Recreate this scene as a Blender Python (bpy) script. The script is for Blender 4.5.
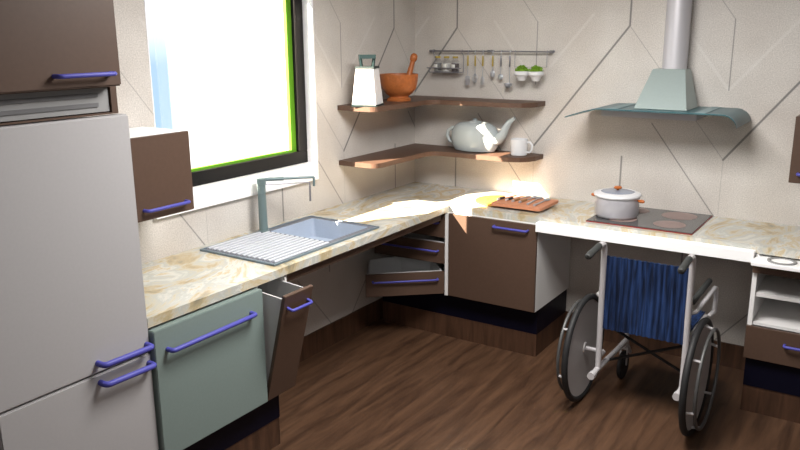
import bpy, bmesh, math, random
from mathutils import Vector, Matrix, Euler

random.seed(7)
PI = math.pi
scene = bpy.context.scene
for o in list(bpy.data.objects):
    bpy.data.objects.remove(o, do_unlink=True)
COL = scene.collection

# ------------------------------------------------------------------ camera
yaw, pitch, roll, FPX = -0.584, -0.246, -0.007, 765.0
cy_, sy_, cp_, sp_ = math.cos(yaw), math.sin(yaw), math.cos(pitch), math.sin(pitch)
fwd = Vector((sy_*cp_, cy_*cp_, sp_)); rgt = Vector((cy_, -sy_, 0)); up = rgt.cross(fwd)
r2 = rgt*math.cos(roll)+up*math.sin(roll); u2 = up*math.cos(roll)-rgt*math.sin(roll)
cam_data = bpy.data.cameras.new('camera'); cam = bpy.data.objects.new('camera', cam_data)
COL.objects.link(cam)
cam.matrix_world = Matrix(((r2.x, u2.x, -fwd.x, 2.958), (r2.y, u2.y, -fwd.y, -4.680),
                           (r2.z, u2.z, -fwd.z, 1.978), (0, 0, 0, 1)))
cam_data.sensor_width = 36.0; cam_data.lens = FPX/800*36.0; cam_data.clip_start = 0.02
scene.camera = cam

# ------------------------------------------------------------------ world, sun, lamps, exposure
world = bpy.data.worlds.new('sky'); scene.world = world; world.use_nodes = True
nt = world.node_tree; nt.nodes.clear()
wo = nt.nodes.new('ShaderNodeOutputWorld'); bg = nt.nodes.new('ShaderNodeBackground')
tc = nt.nodes.new('ShaderNodeTexCoord'); sx = nt.nodes.new('ShaderNodeSeparateXYZ')
cr = nt.nodes.new('ShaderNodeValToRGB')
mr = nt.nodes.new('ShaderNodeMapRange'); mr.inputs[1].default_value = -0.06; mr.inputs[2].default_value = 0.06
nt.links.new(tc.outputs['Generated'], sx.inputs[0]); nt.links.new(sx.outputs['Z'], mr.inputs[0])
nt.links.new(mr.outputs[0], cr.inputs[0]); nt.links.new(cr.outputs[0], bg.inputs[0]); nt.links.new(bg.outputs[0], wo.inputs[0])
cr.color_ramp.elements[0].position = 0.2; cr.color_ramp.elements[0].color = (0.33, 0.47, 0.62, 1)
cr.color_ramp.elements[1].position = 0.8; cr.color_ramp.elements[1].color = (0.93, 0.98, 1.0, 1)
bg.inputs[1].default_value = 1.3

sd = bpy.data.lights.new('sun', 'SUN'); sd.energy = 43.0; sd.angle = math.radians(0.35); sd.color = (1.0, 0.84, 0.66)
sun = bpy.data.objects.new('sun', sd); COL.objects.link(sun)
sun.rotation_euler = Vector((1.0, 1.70, -1.15)).to_track_quat('-Z', 'Y').to_euler(); sun.location = (-4, -7, 6)

def area(name, loc, target, sx_, sy2, power, col=(1, 1, 1)):
    l = bpy.data.lights.new(name, 'AREA'); l.shape = 'RECTANGLE'; l.size = sx_; l.size_y = sy2
    l.energy = power; l.color = col
    o = bpy.data.objects.new(name, l); COL.objects.link(o); o.location = loc
    o.rotation_euler = (Vector(target)-Vector(loc)).to_track_quat('-Z', 'Y').to_euler()
    return o
area('ceiling_lamp', (1.7, -2.0, 2.55), (1.7, -2.0, 0), 1.0, 1.0, 78, (1, 0.97, 0.94))
area('fill_light_rear', (3.2, -4.4, 2.5), (2.2, -2.2, 0.9), 1.6, 1.6, 15, (1, 0.97, 0.95))  # unseen fill light added near the camera to soften the frontal shade
scene.view_settings.view_transform = 'Standard'; scene.view_settings.look = 'None'
scene.view_settings.gamma = 1.0; scene.view_settings.use_curve_mapping = False
scene.view_settings.exposure = 0.35

# ------------------------------------------------------------------ materials
def mat(name, rgb, rough=0.5, metal=0.0, spec=0.5, trans=0.0, noise=0.0, nscale=30.0, alpha=1.0, ior=1.45):
    m = bpy.data.materials.new(name); m.use_nodes = True
    n = m.node_tree; b = n.nodes['Principled BSDF']
    b.inputs['Base Color'].default_value = (*rgb, 1); b.inputs['Roughness'].default_value = rough
    b.inputs['Metallic'].default_value = metal; b.inputs['Specular IOR Level'].default_value = spec
    b.inputs['Transmission Weight'].default_value = trans; b.inputs['Alpha'].default_value = alpha
    b.inputs['IOR'].default_value = ior
    if noise > 0:
        t = n.nodes.new('ShaderNodeTexNoise'); t.inputs['Scale'].default_value = nscale; t.inputs['Detail'].default_value = 4
        c = n.nodes.new('ShaderNodeTexCoord'); n.links.new(c.outputs['Object'], t.inputs['Vector'])
        x = n.nodes.new('ShaderNodeMix'); x.data_type = 'RGBA'
        x.inputs[6].default_value = (*[v*(1-noise) for v in rgb], 1); x.inputs[7].default_value = (*[min(1, v*(1+noise)) for v in rgb], 1)
        n.links.new(t.outputs['Fac'], x.inputs[0]); n.links.new(x.outputs[2], b.inputs['Base Color'])
    return m

def lin(r, g, b):
    f = lambda v: (v/255/12.92) if v <= 10 else ((v/255+0.055)/1.055)**2.4
    return (f(r), f(g), f(b))

M = {}
M['laminate'] = mat('brown_laminate', (0.088, 0.052, 0.036), 0.45, noise=0.12, nscale=60)
M['shelfwood'] = mat('walnut_shelf', (0.105, 0.058, 0.038), 0.5, noise=0.3, nscale=45)
M['white'] = mat('white_melamine', (0.80, 0.79, 0.78), 0.45)
M['brightwhite'] = mat('bright_white_gloss', (0.97, 0.97, 0.97), 0.35)
M['greymel'] = mat('grey_white_interior', (0.55, 0.55, 0.55), 0.5)
M['blue'] = mat('blue_handle', (0.07, 0.07, 0.36), 0.5)
M['fridge'] = mat('brushed_silver', (0.43, 0.42, 0.425), 0.5, metal=0.1, noise=0.04, nscale=90)
M['dish'] = mat('grey_green_steel', (0.20, 0.255, 0.24), 0.5, metal=0.1, noise=0.06, nscale=90)
M['hood'] = mat('pale_green_steel', (0.36, 0.43, 0.42), 0.4, metal=0.25, noise=0.05, nscale=80)
M['duct'] = mat('duct_steel', (0.58, 0.57, 0.60), 0.4, metal=0.25)
M['black'] = mat('gloss_black_plinth', (0.003, 0.003, 0.011), 0.45, spec=0.2)
M['frameblack'] = mat('charcoal_window_frame', (0.008, 0.0075, 0.0075), 0.6, spec=0.2)
M['green'] = mat('lime_green_frame', (0.13, 0.36, 0.015), 0.6)
M['ventgrey'] = mat('vent_grey', (0.30, 0.30, 0.30), 0.5, metal=0.2)
M['ventdark'] = mat('vent_slot_grey', (0.14, 0.14, 0.145), 0.6)
M['sink'] = mat('sink_composite', (0.38, 0.44, 0.54), 0.4, noise=0.1, nscale=120)
M['sinkrim'] = mat('sink_rim_steel', (0.19, 0.25, 0.30), 0.35, metal=0.5)
M['tap'] = mat('tap_steel', (0.17, 0.235, 0.24), 0.4, metal=0.3)
M['hob'] = mat('hob_glass', (0.075, 0.075, 0.077), 0.18)
M['hobedge'] = mat('hob_red_edge', (0.22, 0.012, 0.014), 0.4)
M['zone'] = mat('hob_zone', (0.26, 0.19, 0.175), 0.5, noise=0.1)
M['pot'] = mat('pot_enamel', (0.56, 0.55, 0.59), 0.35, metal=0.3)
M['lidglass'] = mat('lid_glass', (0.28, 0.31, 0.38), 0.2)
M['orange'] = mat('orange_knob_wood', (0.46, 0.13, 0.03), 0.45)
M['mortar'] = mat('mortar_wood', (0.40, 0.125, 0.035), 0.4, noise=0.35, nscale=55)
M['ceramic'] = mat('pale_ceramic', (0.43, 0.48, 0.49), 0.15, spec=0.7)
M['mug'] = mat('white_ceramic', (0.70, 0.71, 0.73), 0.2)
M['grater'] = mat('white_steel_grater', (0.80, 0.80, 0.80), 0.4)
M['darkgreen'] = mat('dark_green_plastic', (0.010, 0.026, 0.027), 0.4)
M['rail'] = mat('rail_steel', (0.24, 0.24, 0.26), 0.35, metal=0.7)
M['utensil'] = mat('utensil_steel', (0.44, 0.46, 0.50), 0.35, metal=0.5)
M['gold'] = mat('olive_gold', (0.40, 0.30, 0.055), 0.4)
M['wire'] = mat('wire_steel', (0.30, 0.30, 0.33), 0.35, metal=0.6)
M['label'] = mat('paper_label', (0.75, 0.75, 0.72), 0.7)
M['spice_dark'] = mat('dark_spice', (0.03, 0.012, 0.012), 0.6)
M['spice_grey'] = mat('grey_spice', (0.16, 0.16, 0.15), 0.7)
M['spice_pale'] = mat('pale_salt', (0.55, 0.55, 0.53), 0.7)
M['potwhite'] = mat('white_planter', (0.72, 0.72, 0.74), 0.35)
M['herb'] = mat('herb_green', (0.16, 0.31, 0.018), 0.6, noise=0.35, nscale=120)
M['terracotta'] = mat('reddish_board', (0.55, 0.235, 0.13), 0.5, noise=0.12, nscale=60)
M['yellowboard'] = mat('yellow_board', (0.50, 0.27, 0.05), 0.5, noise=0.15, nscale=50)
M['wheelframe'] = mat('white_grey_tube', (0.56, 0.54, 0.55), 0.35, metal=0.1)
M['tyre'] = mat('black_rubber', (0.016, 0.016, 0.017), 0.6)
M['griprubber'] = mat('dark_grip_rubber', (0.035, 0.037, 0.036), 0.6)
M['disc'] = mat('grey_wheel_disc', (0.46, 0.44, 0.435), 0.5)
M['handrim'] = mat('dark_handrim', (0.10, 0.10, 0.10), 0.4, metal=0.3)
M['plaster'] = mat('grey_plaster', (0.34, 0.33, 0.32), 0.8)
M['reveal'] = mat('white_reveal_paint', (0.88, 0.89, 0.93), 0.7)
M['bladewhite'] = mat('polished_blade', (0.7, 0.7, 0.72), 0.25, metal=0.5)
M['cutwood'] = mat('cutlery_wood', (0.30, 0.16, 0.06), 0.5)

# milky insulating glass
def milky():
    m = bpy.data.materials.new('milky_window_glass'); m.use_nodes = True; n = m.node_tree; n.nodes.clear()
    o = n.nodes.new('ShaderNodeOutputMaterial'); t = n.nodes.new('ShaderNodeBsdfTransparent')
    l = n.nodes.new('ShaderNodeBsdfTranslucent'); l.inputs[0].default_value = (0.96, 0.98, 1, 1)
    x = n.nodes.new('ShaderNodeMixShader'); x.inputs[0].default_value = 0.10
    n.links.new(t.outputs[0], x.inputs[1]); n.links.new(l.outputs[0], x.inputs[2]); n.links.new(x.outputs[0], o.inputs[0])
    return m
M['milky'] = milky()

def glass(name, rgb, fac, rough=0.1):
    m = bpy.data.materials.new(name); m.use_nodes = True; n = m.node_tree
    b = n.nodes['Principled BSDF']; b.inputs['Base Color'].default_value = (*rgb, 1); b.inputs['Roughness'].default_value = rough
    o = n.nodes['Material Output']; t = n.nodes.new('ShaderNodeBsdfTransparent')
    t.inputs[0].default_value = (*[min(1, 0.4+v) for v in rgb], 1)
    x = n.nodes.new('ShaderNodeMixShader'); x.inputs[0].default_value = fac
    n.links.new(t.outputs[0], x.inputs[1]); n.links.new(b.outputs[0], x.inputs[2]); n.links.new(x.outputs[0], o.inputs[0])
    return m
M['teal'] = glass('teal_glass', (0.045, 0.125, 0.145), 0.93, 0.35)
M['strip'] = mat('frosted_teal', (0.20, 0.29, 0.31), 0.5)
M['clear'] = glass('jar_glass', (0.6, 0.62, 0.64), 0.12)

# tiled wall: joints drawn from a repeating set of lines (u along the wall, z up)
PER = 1.175
SEG = [  # (u0,z0,u1,z1,half width,strength,white)
    (0, 2.01, 0, 2.70, .0055, .80, 0), (PER, 2.01, PER, 2.70, .0055, .80, 0),
    (1.175, 2.01, .59, 1.254, .0060, .78, 0), (0, 2.01, .59, 1.254, .0022, .40, 0),
    (.12, 2.65, .585, 2.04, .0028, .40, 0), (.585, 2.04, .585, 1.65, .0034, .60, 0),
    (.585, 1.65, .28, 2.05, .008, .28, 1), (.585, 1.65, .95, 2.08, .008, .28, 1),
    (0, 1.225, 0, 0.70, .0055, .70, 0), (PER, 1.225, PER, 0.70, .0055, .70, 0),
    (.17, 1.44, .70, .74, .0036, .60, 0), (.59, 1.254, .59, .93, .0022, .25, 0),
    (.41, .80, .41, .50, .0045, .7, 0), (.85, .40, .60, .10, .004, .6, 0), (.10, .52, .45, .10, .004, .45, 0),
]
def wall_mat(name, axis, off):
    m = bpy.data.materials.new(name); m.use_nodes = True; n = m.node_tree; N = n.nodes.new; L = n.links.new
    b = n.nodes['Principled BSDF']; b.inputs['Roughness'].default_value = 0.5
    g = N('ShaderNodeNewGeometry'); s = N('ShaderNodeSeparateXYZ'); L(g.outputs['Position'], s.inputs[0])
    def math_(op, a, c=None, clamp=False):
        q = N('ShaderNodeMath'); q.operation = op; q.use_clamp = clamp
        for i, v in enumerate((a, c)):
            if v is None: continue
            if isinstance(v, (int, float)): q.inputs[i].default_value = v
            else: L(v, q.inputs[i])
        return q.outputs[0]
    u = math_('SUBTRACT', s.outputs[axis], off)
    cell = math_('FLOOR', math_('DIVIDE', u, PER))
    uu = math_('SUBTRACT', u, math_('MULTIPLY', cell, PER))
    cv = N('ShaderNodeCombineXYZ'); L(uu, cv.inputs[0]); L(s.outputs['Z'], cv.inputs[1])
    def vm(op, a, c):
        q = N('ShaderNodeVectorMath'); q.operation = op
        for i, v in enumerate((a, c)):
            if v is None: continue
            if isinstance(v, tuple): q.inputs[i].default_value = v
            elif isinstance(v, float): q.inputs['Scale'].default_value = v
            else: L(v, q.inputs[i])
        return q
    dark = None; white = None
    for (u0, z0, u1, z1, w, k, wh) in SEG:
        ba = (u1-u0, z1-z0, 0.0); bb = ba[0]**2+ba[1]**2
        pa = vm('SUBTRACT', cv.outputs[0], (u0, z0, 0.0)).outputs[0]
        d = vm('DOT_PRODUCT', pa, ba).outputs['Value']
        h = math_('DIVIDE', d, bb, True)
        sc = N('ShaderNodeVectorMath'); sc.operation = 'SCALE'; sc.inputs[0].default_value = ba; L(h, sc.inputs['Scale'])
        dl = vm('DISTANCE', pa, sc.outputs[0]).outputs['Value']
        r = N('ShaderNodeMapRange'); r.inputs[1].default_value = w*0.6; r.inputs[2].default_value = w*1.4
        r.inputs[3].default_value = k; r.inputs[4].default_value = 0.0; L(dl, r.inputs[0])
        if wh: white = r.outputs[0] if white is None else math_('MAXIMUM', white, r.outputs[0])
        else: dark = r.outputs[0] if dark is None else math_('MAXIMUM', dark, r.outputs[0])
    t = N('ShaderNodeTexNoise'); t.inputs['Scale'].default_value = 3.0; t.inputs['Detail'].default_value = 5
    L(g.outputs['Position'], t.inputs['Vector'])
    cr_ = N('ShaderNodeValToRGB'); L(t.outputs['Fac'], cr_.inputs[0])
    cr_.color_ramp.elements[0].position = .3; cr_.color_ramp.elements[0].color = (0.55, 0.51, 0.47, 1)
    cr_.color_ramp.elements[1].position = .75; cr_.color_ramp.elements[1].color = (0.67, 0.64, 0.60, 1)
    # fine sparkle grain of the stone
    v2 = N('ShaderNodeTexNoise'); v2.inputs['Scale'].default_value = 160.0; L(g.outputs['Position'], v2.inputs['Vector'])
    m0 = N('ShaderNodeMix'); m0.data_type = 'RGBA'; m0.blend_type = 'MULTIPLY'; m0.inputs[0].default_value = 0.8
    L(cr_.outputs[0], m0.inputs[6]); L(math_('ADD', v2.outputs['Fac'], 0.45), m0.inputs[7])
    m1 = N('ShaderNodeMix'); m1.data_type = 'RGBA'; L(white, m1.inputs[0]); L(m0.outputs[2], m1.inputs[6]); m1.inputs[7].default_value = (0.74, 0.72, 0.69, 1)
    m2 = N('ShaderNodeMix'); m2.data_type = 'RGBA'; L(dark, m2.inputs[0]); L(m1.outputs[2], m2.inputs[6]); m2.inputs[7].default_value = (0.09, 0.09, 0.09, 1)
    L(m2.outputs[2], b.inputs['Base Color'])
    return m
M['wall_left'] = wall_mat('stone_panel_left', 'Y', -0.26)
M['wall_back'] = wall_mat('stone_panel_back', 'X', 0.34)

def wood(name, c0, c1, stretch, scale=9.0, rough=0.4, planks=0.0):
    m = bpy.data.materials.new(name); m.use_nodes = True; n = m.node_tree; N = n.nodes.new; L = n.links.new
    b = n.nodes['Principled BSDF']; b.inputs['Roughness'].default_value = rough
    g = N('ShaderNodeNewGeometry'); mp = N('ShaderNodeMapping'); mp.inputs['Scale'].default_value = stretch
    L(g.outputs['Position'], mp.inputs[0])
    t = N('ShaderNodeTexNoise'); t.inputs['Scale'].default_value = scale; t.inputs['Detail'].default_value = 6; t.inputs['Roughness'].default_value = .6
    t.inputs['Distortion'].default_value = 0.6
    L(mp.outputs[0], t.inputs['Vector'])
    r = N('ShaderNodeValToRGB'); L(t.outputs['Fac'], r.inputs[0])
    r.color_ramp.elements[0].position = .32; r.color_ramp.elements[0].color = (*c0, 1)
    r.color_ramp.elements[1].position = .68; r.color_ramp.elements[1].color = (*c1, 1)
    L(r.outputs[0], b.inputs['Base Color'])
    return m
M['floor'] = wood('dark_walnut_floor', (0.042, 0.020, 0.011), (0.120, 0.062, 0.034), (1.6, .16, 1), 11.0, .42)
M['skirt'] = wood('walnut_skirting', (0.040, 0.019, 0.010), (0.105, 0.050, 0.028), (1.8, 1.8, .15), 14.0, .45)

def marble():
    m = bpy.data.materials.new('cream_marble'); m.use_nodes = True; n = m.node_tree; N = n.nodes.new; L = n.links.new
    b = n.nodes['Principled BSDF']; b.inputs['Roughness'].default_value = .22
    g = N('ShaderNodeNewGeometry'); mp = N('ShaderNodeMapping'); mp.inputs['Scale'].default_value = (1.5, .8, 1.2)
    mp.inputs['Rotation'].default_value = (0, 0, .5); L(g.outputs['Position'], mp.inputs[0])
    t = N('ShaderNodeTexNoise'); t.inputs['Scale'].default_value = 2.6; t.inputs['Detail'].default_value = 12; t.inputs['Distortion'].default_value = 1.6
    t.inputs['Roughness'].default_value = .65; L(mp.outputs[0], t.inputs['Vector'])
    r = N('ShaderNodeValToRGB'); L(t.outputs['Fac'], r.inputs[0]); e = r.color_ramp.elements
    e[0].position = .26; e[0].color = (.13, .125, .10, 1); e[1].position = .78; e[1].color = (.34, .26, .14, 1)
    for p, c in ((.35, (.32, .28, .19, 1)), (.41, (.46, .37, .22, 1)), (.46, (.52, .48, .38, 1)), (.51, (.44, .45, .42, 1)), (.56, (.60, .59, .54, 1)), (.61, (.52, .42, .26, 1)), (.66, (.56, .52, .42, 1)), (.71, (.40, .37, .29, 1))):
        q = e.new(p); q.color = c
    L(r.outputs[0], b.inputs['Base Color'])
    return m
M['marble'] = marble()

def fabric():
    m = bpy.data.materials.new('navy_pleated_fabric'); m.use_nodes = True; n = m.node_tree; N = n.nodes.new; L = n.links.new
    b = n.nodes['Principled BSDF']; b.inputs['Roughness'].default_value = .7; b.inputs['Specular IOR Level'].default_value = .25
    g = N('ShaderNodeTexCoord'); t = N('ShaderNodeTexNoise'); t.inputs['Scale'].default_value = 40
    mp = N('ShaderNodeMapping'); mp.inputs['Scale'].default_value = (1.5, 1.5, .12)
    L(g.outputs['Object'], mp.inputs[0]); L(mp.outputs[0], t.inputs['Vector'])
    r = N('ShaderNodeValToRGB'); L(t.outputs['Fac'], r.inputs[0])
    r.color_ramp.elements[0].position = .35; r.color_ramp.elements[0].color = (.004, .009, .028, 1)
    r.color_ramp.elements[1].position = .65; r.color_ramp.elements[1].color = (.016, .040, .125, 1)
    L(r.outputs[0], b.inputs['Base Color'])
    return m
M['fabric'] = fabric()

# ------------------------------------------------------------------ mesh helpers
def nb(): return bmesh.new()
def box(bm, x0, x1, y0, y1, z0, z1, T=None):
    vs = [bm.verts.new(Vector(p) if T is None else T @ Vector(p)) for p in
          ((x0, y0, z0), (x1, y0, z0), (x1, y1, z0), (x0, y1, z0), (x0, y0, z1), (x1, y0, z1), (x1, y1, z1), (x0, y1, z1))]
    for f in ((0, 3, 2, 1), (4, 5, 6, 7), (0, 1, 5, 4), (1, 2, 6, 5), (2, 3, 7, 6), (3, 0, 4, 7)):
        bm.faces.new([vs[i] for i in f])
    return bm
def frame_axes(d):
    d = d.normalized(); a = Vector((0, 0, 1)) if abs(d.z) < .9 else Vector((1, 0, 0))
    x = d.cross(a).normalized(); return x, d.cross(x).normalized()
def tube(bm, pts, r, n=12, cap=True, closed=False):
    pts = [Vector(p) for p in pts]; rings = []
    rs = r if isinstance(r, (list, tuple)) else [r]*len(pts)
    px = None
    for i, p in enumerate(pts):
        if closed: d = pts[(i+1) % len(pts)]-pts[i-1]
        elif i == 0: d = pts[1]-pts[0]
        elif i == len(pts)-1: d = pts[-1]-pts[-2]
        else: d = (pts[i+1]-pts[i]).normalized()+(pts[i]-pts[i-1]).normalized()
        d.normalize()
        if px is None: x, y = frame_axes(d)
        else:
            x = (px - d*px.dot(d)).normalized(); y = d.cross(x).normalized()
        px = x
        rings.append([bm.verts.new(p+(x*math.cos(2*PI*k/n)+y*math.sin(2*PI*k/n))*rs[i]) for k in range(n)])
    m = len(rings)
    for i in range(m if closed else m-1):
        a, b = rings[i], rings[(i+1) % m]
        for k in range(n): bm.faces.new((a[k], a[(k+1) % n], b[(k+1) % n], b[k]))
    if cap and not closed:
        bm.faces.new(rings[0][::-1]); bm.faces.new(rings[-1])
    return bm
def lathe(bm, prof, c=(0, 0, 0), n=40, axis='z', sx=1.0, sy=1.0):
    c = Vector(c); rings = []
    for (r, h) in prof:
        if r < 1e-6:
            P = Vector((0, 0, h)); P = P if axis == 'z' else (Vector((h, 0, 0)) if axis == 'x' else Vector((0, h, 0)))
            rings.append([bm.verts.new(c+P)]); continue
        ring = []
        for k in range(n):
            a = 2*PI*k/n; u, v = r*math.cos(a)*sx, r*math.sin(a)*sy
            P = Vector((u, v, h)) if axis == 'z' else (Vector((h, u, v)) if axis == 'x' else Vector((v, h, u)))
            ring.append(bm.verts.new(c+P))
        rings.append(ring)
    for a, b in zip(rings, rings[1:]):
        if len(a) == 1 and len(b) == 1: continue
        for k in range(n):
            k2 = (k+1) % n
            if len(a) == 1: bm.faces.new((a[0], b[k2], b[k]))
            elif len(b) == 1: bm.faces.new((a[k], a[k2], b[0]))
            else: bm.faces.new((a[k], a[k2], b[k2], b[k]))
    return bm
def prism(bm, poly, z0, z1):
    a = [bm.verts.new((x, y, z0)) for x, y in poly]; b = [bm.verts.new((x, y, z1)) for x, y in poly]
    bm.faces.new(a[::-1]); bm.faces.new(b); n = len(poly)
    for k in range(n): bm.faces.new((a[k], a[(k+1) % n], b[(k+1) % n], b[k]))
    return bm
def loft(bm, loops, cap=True):
    R_ = [[bm.verts.new(p) for p in l] for l in loops]; n = len(R_[0])
    for a, b in zip(R_, R_[1:]):
        for k in range(n): bm.faces.new((a[k], a[(k+1) % n], b[(k+1) % n], b[k]))
    if cap: bm.faces.new(R_[0][::-1]); bm.faces.new(R_[-1])
    return bm
def grid_slab(bm, xs, ys, keep, z0, z1):
    V = {}
    def v(i, j, k):
        if (i, j, k) not in V: V[(i, j, k)] = bm.verts.new((xs[i], ys[j], (z0, z1)[k]))
        return V[(i, j, k)]
    nx, ny = len(xs)-1, len(ys)-1
    K = lambda i, j: 0 <= i < nx and 0 <= j < ny and keep(i, j)
    for i in range(nx):
        for j in range(ny):
            if not K(i, j): continue
            bm.faces.new((v(i, j, 1), v(i+1, j, 1), v(i+1, j+1, 1), v(i, j+1, 1)))
            bm.faces.new((v(i, j, 0), v(i, j+1, 0), v(i+1, j+1, 0), v(i+1, j, 0)))
            if not K(i-1, j): bm.faces.new((v(i, j, 0), v(i, j, 1), v(i, j+1, 1), v(i, j+1, 0)))
            if not K(i+1, j): bm.faces.new((v(i+1, j, 0), v(i+1, j+1, 0), v(i+1, j+1, 1), v(i+1, j, 1)))
            if not K(i, j-1): bm.faces.new((v(i, j, 0), v(i+1, j, 0), v(i+1, j, 1), v(i, j, 1)))
            if not K(i, j+1): bm.faces.new((v(i, j+1, 0), v(i, j+1, 1), v(i+1, j+1, 1), v(i+1, j+1, 0)))
    return bm
def arc(c, r, a0, a1, n, plane='xy'):
    out = []
    for k in range(n+1):
        a = a0+(a1-a0)*k/n; u, v = r*math.cos(a), r*math.sin(a)
        out.append({'xy': (c[0]+u, c[1]+v, c[2]), 'yz': (c[0], c[1]+u, c[2]+v), 'xz': (c[0]+u, c[1], c[2]+v)}[plane])
    return out

def link(name, bm, m, parent=None, bevel=0.0, smooth=False, seg=2):
    bmesh.ops.recalc_face_normals(bm, faces=bm.faces)
    if bevel > 0:
        es = [e for e in bm.edges if len(e.link_faces) == 2 and e.calc_face_angle(0) > 0.6]
        bmesh.ops.bevel(bm, geom=es, offset=bevel, segments=seg, affect='EDGES', clamp_overlap=True)
    me = bpy.data.meshes.new(name); bm.to_mesh(me); bm.free()
    me.materials.append(m if not isinstance(m, str) else M[m])
    if smooth:
        for p in me.polygons: p.use_smooth = True
        me.set_sharp_from_angle(angle=math.radians(40))
    o = bpy.data.objects.new(name, me); COL.objects.link(o)
    if parent is not None:
        o.parent = parent
        t = parent
        loc = Vector((0, 0, 0))
        while t is not None: loc += t.location; t = t.parent
        me.transform(Matrix.Translation(-loc))
    return o
def tag(o, label, cat, group=None):
    o['label'] = label; o['category'] = cat
    if group: o['group'] = group
    return o
def thing(name, label, cat, loc=(0, 0, 0), group=None):
    o = bpy.data.objects.new(name, None); o.empty_display_size = .05; COL.objects.link(o); o.location = loc
    return tag(o, label, cat, group)
def struct(name, bm, m, parent=None, label=None, **kw):
    o = link(name, bm, m, parent, **kw)
    if parent is None: o['kind'] = 'structure'
    if label: o['label'] = label
    return o
def plabel(o, s): o['label'] = s; return o

# bar handle: from a to b, standing off along n
def handle(parent, a, b, nrm, off=.032, r=.0065, name='handle'):
    a, b, nv = Vector(a), Vector(b), Vector(nrm).normalized(); bm = nb()
    A, B = a+nv*off, b+nv*off; d = (B-A).normalized()
    c = off*.35
    pts = [a, a+nv*(off-c)] + [a+nv*(off-c)+nv*c*math.sin(t)+d*c*(1-math.cos(t)) for t in (PI/6, PI/3, PI/2)]
    q = [b, b+nv*(off-c)] + [b+nv*(off-c)+nv*c*math.sin(t)-d*c*(1-math.cos(t)) for t in (PI/6, PI/3, PI/2)]
    tube(bm, pts+q[::-1], r, 10)
    return plabel(link(name, bm, 'blue', parent, smooth=True), 'blue bar handle')

H = 0.916; CT = 0.040          # worktop top and thickness
# ------------------------------------------------------------------ structure
RX, RY, RZ, WT = 5.0, -6.2, 2.65, 0.25
struct('floor', box(nb(), -.25, RX, RY, .2, -.1, 0), 'floor')
struct('ceiling', box(nb(), -.25, RX, RY, .2, RZ, RZ+.1), 'plaster')
WY0, WY1, WZ0, WZ1 = -2.30, -1.105, 1.203, 2.42       # window opening
bm = nb()
ys = [RY, WY0, WY1, 0.0]; zs = [0, WZ0, WZ1, RZ]
for j in range(3):
    for k in range(3):
        if j == 1 and k == 1: continue
        box(bm, -WT, 0, ys[j], ys[j+1], zs[k], zs[k+1])
bmesh.ops.remove_doubles(bm, verts=bm.verts, dist=1e-5)
bmesh.ops.delete(bm, geom=[f for f in bm.faces if any(g is not f and set(g.verts) == set(f.verts) for e in f.edges for g in e.link_faces)], context='FACES_ONLY')
struct('wall_left', bm, 'wall_left')
struct('wall_back', box(nb(), -WT, RX, 0, .2, 0, RZ), 'wall_back')
struct('wall_right', box(nb(), RX, RX+.1, RY, .2, 0, RZ), 'plaster')
struct('wall_front', box(nb(), -.25, RX, RY-.1, RY, 0, RZ), 'plaster')
# window reveal lining, sill
bm = nb()
box(bm, -WT-.004, .002, WY1-.012, WY1, WZ0, WZ1); box(bm, -WT-.004, .002, WY0, WY0+.006, WZ0, WZ1); box(bm, -WT-.004, .002, WY0, WY1, WZ1-.01, WZ1)
struct('trim_1', bm, 'reveal', label='white painted window reveal')
bm = nb(); box(bm, -.25, 0, WY0, WY1-.012, WZ0-.02, WZ0+.012); box(bm, 0, .028, WY0-.055, WY1-.030, 1.120, WZ0+.012)
struct('trim_2', bm, 'brightwhite', bevel=.002, label='white window sill board')
# window
win = bpy.data.objects.new('window_1', None); COL.objects.link(win); win['kind'] = 'structure'; win.location = (-.12, -1.70, WZ0)
def ring_frame(bm, x0, x1, y0, y1, z0, z1, w, wb=None):
    box(bm, x0, x1, y0, y1, z0, z0+(wb or w)); box(bm, x0, x1, y0, y1, z1-w, z1)
    box(bm, x0, x1, y0, y0+w, z0+(wb or w), z1-w); box(bm, x0, x1, y1-w, y1, z0+(wb or w), z1-w)
    return bm
z0 = WZ0+.012
link('window_frame', ring_frame(nb(), -.098, -.068, WY0-.03, WY1-.012, z0, WZ1-.01, .072), 'frameblack', win, bevel=.003)
plabel(link('green_frame', ring_frame(nb(), -.122, -.0985, WY0-.03, WY1-.012, z0, WZ1-.01, .112, .086), 'green', win), 'lime green outer frame')
plabel(link('pane', box(nb(), -.130, -.1225, WY0+.147, WY1-.122, z0+.084, WZ1-.08), 'milky', win), 'milky white pane')

# skirting
SK = .149
struct('baseboard_left', box(nb(), 0, .012, -3.6, -.02, 0, SK), 'skirt')
struct('baseboard_back', box(nb(), 1.205, 2.41, -.012, 0, 0, SK), 'skirt')
bm = nb(); box(bm, .045, 1.207, -.50, -.013, 0, SK); struct('baseboard_1', bm, 'skirt', label='walnut plinth step under the corner cabinets')
bm = nb(); box(bm, .013, .565, -2.905, -2.152, 0, SK); struct('baseboard_2', bm, 'skirt', label='walnut plinth step under the dishwasher')
bm = nb(); box(bm, 2.412, 3.2, -.545, -.013, 0, SK); struct('baseboard_3', bm, 'skirt', label='walnut plinth step under the right cabinet')

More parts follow.
